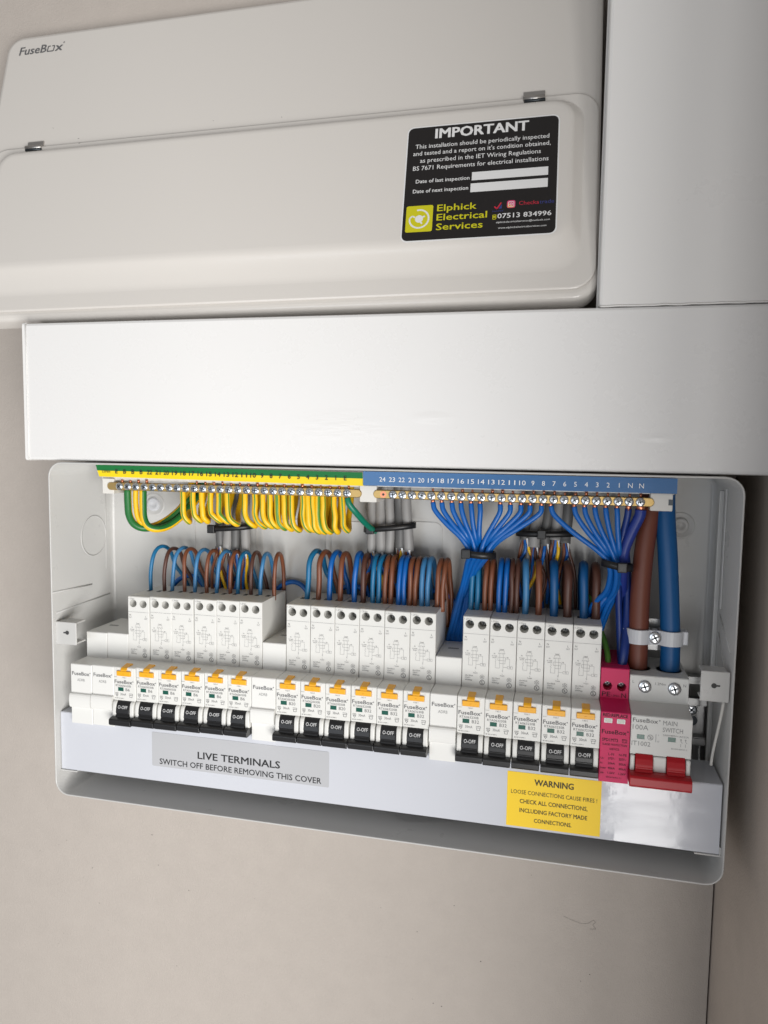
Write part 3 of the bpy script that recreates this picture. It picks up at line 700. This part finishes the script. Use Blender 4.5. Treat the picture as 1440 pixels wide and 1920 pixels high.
for xx in (29.3, 32.0): p.poly([(xx, -13), (xx, -14.2), (xx+.9, -15.2)], .25, y, 'ink_soft'); p.line((xx, -15.6), (xx, -17.6), .25, y, 'ink_soft'); p.disc(xx, -13, .45, y, 'ink_soft', 8, .25)
p.text('BS EN 60947-3', 24.0, -19.6, .9, y, 'ink_soft', 'L', width=9)
p.build('lettering', ms); p = MB()
p.text('L', 2.2, 14.2, 1.8, 19.45, 'ink_soft'); p.text('1.2Nm', 18.6, 14.0, 1.6, 19.45, 'ink_soft', width=6.4); p.text('N', 33, 14.0, 1.8, 19.45, 'ink_soft')
p.build('terminal_marks', ms)

# ------------------------------------------------------------------ terminal bars
EB = [29.6+6.77*i for i in range(27)]; NB = [231.4+6.655*i for i in range(26)]
eb = thing('earth_terminal_bar', 'brass earth bar with silver screws under the green and yellow number strip', 'terminal bar', (0, 0, 0))
def bar_mesh(x0, x1, holes):
    bb = MB(); L = rrect(x0, x1, 128.1, 133.8, 2.8, 4)
    loft(bb, [[(x, 21.0, z) for x, z in rrect(x0+.4, x1-.4, 128.5, 133.4, 2.4, 4)], [(x, 21.5, z) for x, z in L], [(x, 28, z) for x, z in L]], 'brass', smooth=False)
    return bb
bar_mesh(19, 216, EB).build('brass_bar', eb)
MB().box(18.5, 27.2, 20.4, 30, 127.4, 134.0, 'tail_brown', .4) if False else None
for x in EB:
    s = MB(); screw(s, x, 20.0+random.uniform(-.5, .5), 131.0, 2.85, 2, random.uniform(0, 1.5)); s.build('terminal_screw', eb)
def holder(x0, x1, par):
    h = MB(); h.box(x0, x1, 22, 46, 125.2, 136.6, 'nylon', .5); h.box(x0+1, x1-1, 46, YB-.3, 127, 134.6, 'nylon'); return h.build('bar_holder', par)
holder(14.5, 24, eb)
MB().box(12.6, 217.4, 24.6, 27, 135.2, 146.6, 'nylon').build('strip_carrier', eb)
ns = MB(); ns.add([(12.2, 17.6, 146.7), (217.5, 17.6, 145.6), (217.5, 18.6, 141.4), (12.8, 18.6, 142.5)], [(0, 3, 2, 1)], 'lab_green')
ns.add([(12.8, 18.6, 142.5), (217.5, 18.6, 141.4), (217.8, 19.6, 136.4), (13.6, 19.6, 138.0)], [(0, 3, 2, 1)], 'lab_yellow')
ns.add([(12.2, 17.8, 146.7), (217.5, 17.8, 145.6), (217.8, 19.8, 136.4), (13.6, 19.8, 138.0)], [(0, 1, 2, 3)], 'nylon')
nso = ns.build('number_strip', eb)
t = MB()
for x, s in zip(EB, ['E', 'B', 'B', 'B']+[str(n) for n in range(22, 0, -1)]+['E']):
    f = (x-12)/205; t.text(s, x-.4, 141.3-.9*f-.6, 3.2, 18.0, 'ink_dark', width=None if len(s) < 2 else 4.2, bold=.02)
t.text('2.0Nm', 20.5, 141.0, 2.0, 18.0, 'ink_dark', width=7)
t.build('lettering', nso)
nb = thing('neutral_terminal_bar', 'brass neutral bar with silver screws under the blue number strip', 'terminal bar', (0, 0, 0))
bar_mesh(224.3, 406.2, NB).build('brass_bar', nb)
for j, x in enumerate(NB):
    if j == 0:
        h = MB(); h.disc(x, 130.9, 2.3, 20.9, 'copper', 16, .9); h.disc(x, 130.9, 1.0, 20.92, 'hole', 12); h.build('empty_terminal', nb); continue
    s = MB(); screw(s, x, 20.0+random.uniform(-.4, .5), 130.9, 2.85, 2, random.uniform(0, 1.5)); s.build('terminal_screw', nb)
holder(214.4, 226.4, nb)
hb = MB(); hb.box(403.8, 417.2, 22, 32, 125.6, 136.8, 'nylon', .6); hb.box(414.6, 417.3, 21.7, 31, 129.4, 133, 'slot'); hb.build('bar_holder', nb)
MB().box(218.4, 418.2, 24.6, 27, 136, 146.4, 'nylon').build('strip_carrier', nb)
ns = MB(); ns.box(217.9, 418.8, 17.9, 18.6, 136.9, 146.4, 'lab_blue'); nso = ns.build('number_strip', nb)
t = MB()
for x, s in zip(NB, [str(n) for n in range(24, 0, -1)]+['N', 'N']): t.text(s, x, 139.8, 3.0, 17.78, 'ink_white', width=None if len(s) < 2 else 4.2)
t.build('lettering', nso)
for par, xs in ((eb, EB), (nb, NB)):                # bare copper ends standing out above the bar
    c = MB()
    for j, x in enumerate(xs):
        if (par is eb and 4 <= j < 9) or (par is nb and j < 5): continue
        c.tube([(x+.4, 24.4, 133.5), (x+.4, 24.0, 136.0+random.uniform(-.6, .4))], random.choice([.8, 1.1]), 'copper', 7)
    c = c.build('copper_ends', par); c['kind'] = 'stuff'

# ------------------------------------------------------------------ wires
def wire(name, label, cat, pts, r, m, group, m2=None, k2=(0, 1, 2), sides=10, spin=0, end=None, sub=6):
    o = MB().tube(pts, r, m, sides, m2, k2, sub, spin).build(name)
    tag(o, label, cat, group)
    if end: MB().tube(end, r*.78, 'copper', 8).build('copper_end', o)
    return o
# earth wires looping below the earth bar
G = 'yellow and green earth wires below the earth bar'
def J(a=.6): return random.uniform(-a, a)
wire('earth_wire', 'thick dark green earth wire at the left end of the earth bar', 'wire',
     [(34.4, 24, 129), (34.6, 24, 118), (35.6, 24, 109), (39.5, 25, 102.3), (46, 29, 99.6), (53, 38, 101.6), (61, 46, 109), (68.5, 52, 119), (72, 56, 126), (76, 62, 147)], 2.75, 'e_grn2', G, 'e_yel', (6, 7), 12, .6)
wire('earth_wire', 'slim yellow earth wire between the two thick ones at left', 'wire',
     [(40.8, 24.5, 129), (40.8, 24.5, 118), (42, 25, 108), (45.5, 27, 103), (50, 34, 101.6), (58, 45, 108), (66, 54, 121), (71, 60, 147)], 1.9, 'e_yel', G, 'e_grn', (5, 6), 12)
wire('earth_wire', 'thick yellow earth wire curving right near the bar left end', 'wire',
     [(47.2, 24, 129), (47.1, 24, 117), (47.6, 24, 108), (50.5, 25, 101.6), (56, 29, 99.4), (62, 37, 101.8), (69, 46, 110), (75, 52, 119.5), (79, 56, 127), (82, 62, 147)], 2.75, 'e_yel', G, 'e_grn2', (7, 8, 9, 10), 12, .2)
small = [(79.1, '19', 105.2, 6), (87.2, '18', 106.8, 6.5), (94.3, '17', 106.2, 5), (101.3, '16', 107.0, 9), (107.8, '15', 106.4, 9), (114.3, '14', 105.4, 9.5),
         (128.1, '11 and 12', 104.4, 10), (135.7, '10', 104.4, 9), (141.8, '9', 104.2, 8.5), (147.3, '8 and 9', 104.0, 8), (152.6, '8', 103.2, 8.5), (157.9, '7', 103.0, 8), (163.5, '6', 103.2, 7.5),
         (172.1, '5', 103.2, 7), (175.6, '4 and 5', 102.8, 7), (179.3, '4', 102.4, 7), (183.1, '3 and 4', 102.2, 7), (187.0, '3', 102.0, 7.5), (194.9, '1 and 2', 102.6, 4), (200.9, '1', 103.6, 5)]
WORDS = 'zero one two three four five six seven eight nine ten eleven twelve thirteen fourteen fifteen sixteen seventeen eighteen nineteen'.split()
def inwords(t): return ' '.join(WORDS[int(q)] if q.isdigit() else q for q in t.split())
for j, (x, nlab, zb, lean) in enumerate(small):
    zb += J(.5); lean = lean*.8+J(.8); z_in = 147
    wd = 'under number' if 'and' not in nlab else 'between numbers'
    back = 214 if False else x+lean*1.4
    bk = x+lean-.046*(350-x)
    pts = [(x, 25, 129), (x+.3+J(.3), 24.6, 122), (x+.7+J(.5), 24.6, 114), (x+lean*.3, 25.2, zb+4), (x+lean*.72, 28.5, zb+.4), ((x+lean+bk)/2+1, 37, zb+1), (bk+1, 48, zb+7), (bk, 57, zb+20), (bk-1, 61, z_in)]
    wire('earth_wire', f'striped yellow and green earth wire {wd} {inwords(nlab)} of the earth bar', 'wire', pts, 2.1, 'e_yel', G, 'e_grn', ((0,), (11,), (1,), (0,), (10, 11), (10,))[j % 6], 12, J(.35))
wire('earth_wire', 'teal green earth wire bending right beside the white bar holder', 'wire',
     [(205.0, 24.5, 127.5), (206.5, 24.5, 123), (210.5, 28, 117), (214, 38, 109.5), (216.5, 52, 103), (219, 66, 97), (222, 70, 80)], 2.2, 'e_teal', G, 'e_yel', (6, 7), 12, .5, [(204.6, 24.2, 131), (205.4, 24.4, 126.5)])
# grey cables entering from above behind the bars
def cables(xs, zbot, m, where, ties, r=3.3, y=60):
    for j, (xt, xb) in enumerate(xs):
        zb = zbot+J(3)
        o = wire('grey_cable', where[j], 'cable', [(xt, y+J(2), 148), (xt*.6+xb*.4, y+J(2), 122), (xb, y+J(1.5), 104), (xb+J(1), y+J(1.5), zb)], r*(1.05, 1.22, 1.0, 1.16, 1.1)[j], m[j % len(m)], 'grey sheathed cables entering behind the terminal bars', sides=12)
        c = MB()
        for q, cm in enumerate(('brown', 'blue', 'brown2') if j % 3 else ('brown', 'blue', 'e_yel')):
            c.tube([(xb-1.2+1.2*q, y-.3+J(.5), zb+1), (xb-2+2*q+J(1.6), y-1+J(1), zb-8), (xb-4+4*q+J(5), y+2+J(1.5), zb-22), (xb-6+5*q+J(6), y+4, zb-46)], 1.2, cm, 8)
        c.build('cable_cores', o)
        f = MB(); f.add([(xb-2.6, y-3.0, zb+1), (xb-1.4, y-3.6, zb+1), (xb-2.3, y-2.6, zb-5.5)], [(0, 1, 2)], m[0]); f.add([(xb+1.2, y-3.5, zb+1), (xb+2.6, y-3.0, zb+1), (xb+2.8, y-2.4, zb-6)], [(0, 1, 2)], 'clamp'); f.build('torn_sheath', o)
def bundle_labels(n, s): return [f'grey sheathed cable, {o} in the bundle {s}' for o in (['leftmost', 'second from left', 'third from left', 'fourth from left', 'rightmost'][:n-1]+['rightmost'])]
cables([(93, 91.5), (99.5, 98.5), (106, 105.5), (112.5, 112.5)], 82, ['grey_dk', 'grey'], bundle_labels(4, 'behind the yellow earth wires'), None)
cables([(213, 214), (219.6, 220.6), (226.4, 228.2), (232.8, 235.4), (238.4, 241)], 86, ['grey', 'grey', 'grey', 'grey_dk'], bundle_labels(5, 'below the white bar holder'), None, 3.4)
cables([(329, 325), (336, 332), (342.5, 339.2), (349, 346.4), (355, 353)], 97, ['grey_dk', 'grey'], bundle_labels(5, 'behind the blue neutral wires'), None, 3.5, 61)
def tie(label, x0, x1, y, z0, z1, depth, head_x, wdt=4.2):
    t = thing('cable_tie', label, 'cable tie', (0, 0, 0), 'black cable ties')
    b_ = MB(); cx = (x0+x1)/2; a = (x1-x0)/2; n = 28; vs = []
    for k in range(n):
        an = 2*math.pi*k/n; x = cx+a*math.cos(an); yy = y+depth/2+depth/2*math.sin(an); z = z0+(z1-z0)*(x-x0)/(x1-x0)
        ox, oy = .7*math.cos(an), .7*math.sin(an)
        vs += [(x, yy, z-wdt/2), (x, yy, z+wdt/2), (x+ox, yy+oy, z+wdt/2), (x+ox, yy+oy, z-wdt/2)]
    b_.add(vs, [(k*4+q, k*4+(q+1) % 4, ((k+1) % n)*4+(q+1) % 4, ((k+1) % n)*4+q) for k in range(n) for q in range(4)], 'tie', True)
    b_.build('strap', t)
    zh = z0+(z1-z0)*(head_x-x0)/(x1-x0); ye = y+depth/2-depth/2*math.sqrt(max(0, 1-((head_x-cx)/a)**2))
    h = MB(); h.box(head_x-3, head_x+3, ye-3.6, ye+.5, zh-3.2, zh+3.2, 'tie', .6); h.box(head_x-1.7, head_x+1.7, ye-3.75, ye-3.4, zh-1.8, zh+1.8, 'black'); h.build('head', t)
    return t
tie('black cable tie round the grey cables behind the earth wires', 86, 119, 50, 98.0, 101, 17, 88)
tie('black cable tie round the grey cables below the white bar holder', 208.5, 246.5, 50, 102.2, 106.8, 18, 214.5)
tie('black cable tie round the grey cables behind the neutral wires', 319.5, 359.0, 51, 104.2, 105.4, 17, 337)
# neutral wires
GN = 'blue neutral wires from the neutral bar'
set1 = [(265.2, '19'), (271.2, '18'), (278, '17'), (284.1, '16'), (290.9, '15'), (296.9, '14'), (310.3, '12'), (316.9, '11'), (323.8, '10'), (329.7, '9'), (337, '8')]
for j, (x, nl) in enumerate(set1):
    f = j/10; tx_ = 290.5+f*12.5; dx = tx_-x
    ty = 27+3.2*(j % 3)
    pts = [(x, 24.4, 126.4), (x+.05*dx+.4, 24.0, 121), (x+.36*dx, 24.6, 112.5), (x+.74*dx, 26, 103.5), (tx_-.06*dx, ty, 96.5), (tx_, ty, 91.5), (tx_-2.5-f*3, ty+8, 84), (284+f*6, 48+2*(j % 3), 69+J(3)), (277+f*8, 58+J(2), 46+J(5)), (271+f*10, 64, 20)]
    wire('neutral_wire', f'bright blue neutral wire under number {inwords(nl)} of the neutral bar', 'wire', pts, 1.75, 'blue', GN, end=[(x-.2, 24.2, 129), (x, 24.3, 125.4)])
set2 = [(342.9, '7'), (357.7, '5'), (364.1, '4'), (370.5, '3'), (377.2, '2'), (384.1, '1')]
for j, (x, nl) in enumerate(set2):
    f = j/5; tx_ = 381+f*6.5; dx = tx_-x; ty = 26.5+2.6*(j % 3)
    pts = [(x, 24.4, 126.4), (x+.06*dx+.3, 24.0, 120.5), (x+.36*dx, 24.6, 110.5), (x+.76*dx, 26, 99.5), (tx_-.05*dx, ty, 93), (tx_, ty, 88.6), (tx_+1, ty+3, 82), (380+f*8, 36+2*(j % 3), 70), (371+f*12, 44+3*(j % 2), 56), (368+f*8, 58, 28)]
    wire('neutral_wire', f'bright blue neutral wire under number {inwords(nl)} of the neutral bar', 'wire', pts, 1.75, 'blue', GN, end=[(x-.2, 24.2, 129), (x, 24.3, 125.4)])
wire('neutral_wire', 'dark blue neutral wire under the left letter N', 'wire', [(391.2, 25, 126.4), (390.6, 26, 120), (388.6, 29, 108), (387.2, 31, 96), (387, 33, 88), (388, 38, 74), (389.6, 40, 50), (391.8, 38, 20)], 2.2, 'blue_deep', GN, sides=12, end=[(391.0, 24.2, 129.5), (391.1, 24.6, 125.2)])
wire('neutral_wire', 'thick violet blue neutral wire under the right letter N', 'wire', [(398.6, 24.6, 126.0), (398.0, 25, 121.5), (394.2, 27, 112), (390.6, 29, 101), (389.4, 31, 92), (390.0, 36, 82), (391.4, 46, 66), (393.0, 56, 48), (394.4, 62, 20)], 3.5, 'violet', GN, sides=14, end=[(398.4, 24.2, 130.5), (398.6, 24.5, 124.6)])
wire('neutral_wire', 'deep blue wire dropping into the pink surge module', 'wire', [(392, 46, 96), (394, 45, 76), (394.6, 40, 50), (393.2, 33, 34), (391.8, 31, 21)], 3.0, 'blue_deep', GN, sides=12)
wire('earth_wire', 'green and yellow wire entering the top of the pink module', 'wire', [(372, 68, 62), (377, 60, 44), (381.6, 44, 33), (383, 34, 26), (383, 33, 20)], 1.9, 'e_grn', 'short wires entering the surge module', 'e_yel', (5, 6, 7), 12, .3)
tie('black cable tie gathering the blue neutral wires in the middle', 285.6, 307.4, 21.6, 92.8, 91.6, 15, 288.5, 4.6)
tie('black cable tie gathering the blue neutral wires beside the brown tail', 376.6, 395.4, 20.4, 91.0, 88.0, 14, 388.5, 4.6)
# wires out of the tops of the breakers
GB = 'wires looping out of the breaker tops'
def hairpin(x, y, z, top, dx, dy, drop, r, m, label, name, lean=0, slant=2):
    h = top-z-r
    pts = [(x, y, z-3), (x+lean*.3+J(.5), y+J(.6), z+h*.4), (x+lean*.8+J(.4)+dx*.06, y+dy*.04, z+h*.78), (x+lean+dx*.22, y+dy*.22, z+h*.97), (x+lean+dx*.5, y+dy*.5, z+h*1.0), (x+lean+dx*.74, y+dy*.78, z+h*.86), (x+lean+dx*.95, y+dy, z+h*.5), (x+lean+dx*1.25+slant*.55, y+dy*1.05, z+h*.1), (x+lean+dx*1.4+slant, y+dy*1.08, z-drop)]
    return wire(name, label, 'wire', pts, r, m, GB)
ordn = ['leftmost', 'second', 'third', 'fourth', 'fifth', 'rightmost']
bx = [(40.2, 52.1), (58.3, 69.2), (77.8, 87.8), (95.8, 107.3), (113.4, 124.1), (131.6, 142.7)]
for j, (a, c) in enumerate(bx):
    z = 48.4+bow(2+j)*.9
    hairpin(a, 45, z, 83.5-j*.2+J(.5), 7.5-1.7*j+J(.8), 22, 18, 1.5, ['blue_teal', 'blue_soft', 'blue_soft', 'blue_soft', 'blue_teal', 'blue_soft'][j], f'thin blue wire looping from the {ordn[j]} B6 breaker', 'neutral_wire', lean=[1.5, 3.2, 1.4, 2.6, 2.0, 1.5][j], slant=(12, 9, 8, 8, 6, 2)[j])
    hairpin(c, 45, z, 82.6+J(.6), 5.0-1.5*j+J(.8), 22, 18, 1.5, ['brown2', 'brown', 'brown', 'brown', 'brown2', 'brown'][j], f'thin brown wire looping from the {ordn[j]} B6 breaker', 'live_wire', lean=[.8, -1, .4, 1, .6, .8][j], slant=(10, 8, 9, -4, 6, 1)[j])
for j, (a, c) in enumerate(((169.6, 178.4), (187.0, 195.1), (206.0, 212.8))):
    z = 48.4+bow(9+j)*.9; o = ORD3[j]
    hairpin(a, 42, z, 86.9, 5-2.4*j, 25, 20, 1.95, ['blue_teal', 'blue', 'blue'][j], f'blue wire looping from the {o} B20 breaker', 'neutral_wire', lean=1.8-.6*j, slant=9-4*j)
    hairpin(c, 42, z, 86.6-j*.5, 3-2*j, 25, 20, 1.95, 'brown' if j != 2 else 'brown2', f'brown wire looping from the {o} B20 breaker', 'live_wire', lean=.8-.5*j, slant=4-2*j)
for j, (a, c) in enumerate(((219.8, 228.8), (238.8, 246.8), (255.8, 266.4))):
    z = 48.4+bow(12+j)*.9; o = ORD3[j]
    for q, side_ in enumerate(('left', 'right')):
        hairpin(a+4.1*q-.1, 42+q*.4, z, 85.2+J(.3), 1.5+J(1), 25, 20, 1.78, ['blue_teal', 'blue', 'blue_soft'][j], f'{side_} of two blue wires from the {o} B32 of the middle group', 'neutral_wire', lean=J(.4)+.3)
        hairpin(c+4.0*q, 42+q*.4, z, 84.8+J(.3), .5+J(1), 25, 20, 1.78, ['brown', 'brown', 'brown'][j], f'{side_} of two brown wires from the {o} B32 of the middle group', 'live_wire', lean=J(.4)+(.2 if j < 2 else 1.2))
for j, (a, c) in enumerate(((290.6, 300.2), (309.8, 318.1))):
    z = 48.4+bow(16+j)*.9; o = ORD5[j]
    for q, side_ in enumerate(('left', 'right')):
        hairpin(a+4.1*q, 42+q*.4, z, 86.9, -1+J(1), 25, 20, 1.8, ['blue_teal', 'blue'][j], f'{side_} of two blue wires from the {o} B32 of the five', 'neutral_wire', lean=.5+J(.2))
        hairpin(c+3.9*q, 42+q*.4, z, 86.6, -1+J(1), 25, 20, 1.75, 'brown' if j == 0 else 'brown2', f'{side_} of two brown wires from the {o} B32 of the five', 'live_wire', lean=.4+J(.2))
for j, (a, c, r) in enumerate(((328, 336.8, 2.25), (347.2, 356.2, 2.9), (367, 374.8, 2.9))):
    z = 48.4+bow(18+j)*.9; o = ORD5[j+2]
    hairpin(a, 42, z, 87.6, -1, 25, 20, r, ['blue_soft', 'tail_blue', 'tail_blue'][j], f'single thick blue wire from the {o} B32 of the five', 'neutral_wire', lean=-.8)
    hairpin(c, 42, z, 87.2, -1, 25, 20, r, ['brown', 'brown2', 'brown2'][j], f'single thick brown wire from the {o} B32 of the five', 'live_wire', lean=-.7)
# loose blue flexible tails lying behind the breakers
flex = [(148, 'behind the rightmost B6 breaker'), (60, 'behind the leftmost B6 breakers'), (96, 'behind the middle B6 breakers'), (196, 'behind the middle B20 breaker'), (262, 'behind the rightmost B32 of the middle group')]
for x, s in flex:
    wire('neutral_wire', f'blue factory wire lying low {s}', 'wire', [(x-16, 69.6, 47), (x-9, 69.6, 54), (x, 69.6, 57.5), (x+8, 69.6, 55), (x+14, 69.6, 47), (x+18, 69.6, 34), (x+20, 69.6, 10)], 1.9, 'blue', 'blue factory wires behind the breakers')
# main tails and their clamp
wire('main_tail', 'thick brown main tail rising from the main switch', 'cable', [(402.1, 38, 14), (402.1, 38, 24), (402.0, 38, 40), (401.9, 38, 66), (403.0, 38.5, 95), (405.7, 41, 122), (408, 46, 148)], 6.3, 'tail_brown', 'main supply tails', sides=20)
wire('main_tail', 'thick blue main tail rising from the main switch', 'cable', [(422.3, 38, 14), (422.3, 38, 24), (421.9, 38, 40), (420.0, 38, 68), (417.8, 38.5, 96), (415.6, 41, 122), (415, 46, 148)], 6.2, 'tail_blue', 'main supply tails', sides=20)
cl_ = thing('tail_clamp', 'milky white plastic clamp with screw holding both thick tails', 'cable clamp', (0, 0, 0))
c = MB()
for cx in (402.0, 421.6):
    n = 26; vs = []
    for ro, zz in ((6.5, 37.4), (8.2, 37.4), (8.2, 46.8), (6.5, 46.8)): vs += [(cx+ro*math.cos(2*math.pi*k/n), 38+ro*math.sin(2*math.pi*k/n), zz-(.0)) for k in range(n)]
    c.add(vs, [(j*n+k, j*n+(k+1) % n, ((j+1) % 4)*n+(k+1) % n, ((j+1) % 4)*n+k) for j in range(4) for k in range(n)], 'clamp', False)
c.box(408.6, 415, 33, 41, 37.4, 46.8, 'clamp', .6); c.box(428.6, 432.6, 36, 44, 37.6, 46.6, 'clamp', .8); c.box(392.0, 395.6, 36, 44, 37.6, 46.6, 'clamp', .8)
c.build('clamp_body', cl_)
s = MB(); screw(s, 411.8, 31.6, 42.2, 4.0, 2, .5); s.build('clamp_screw', cl_)
m_ = MB(); m_.box(396, 428, 47, 50, 30, 52, 'chrome', .5); m_.build('clamp_rail', cl_)
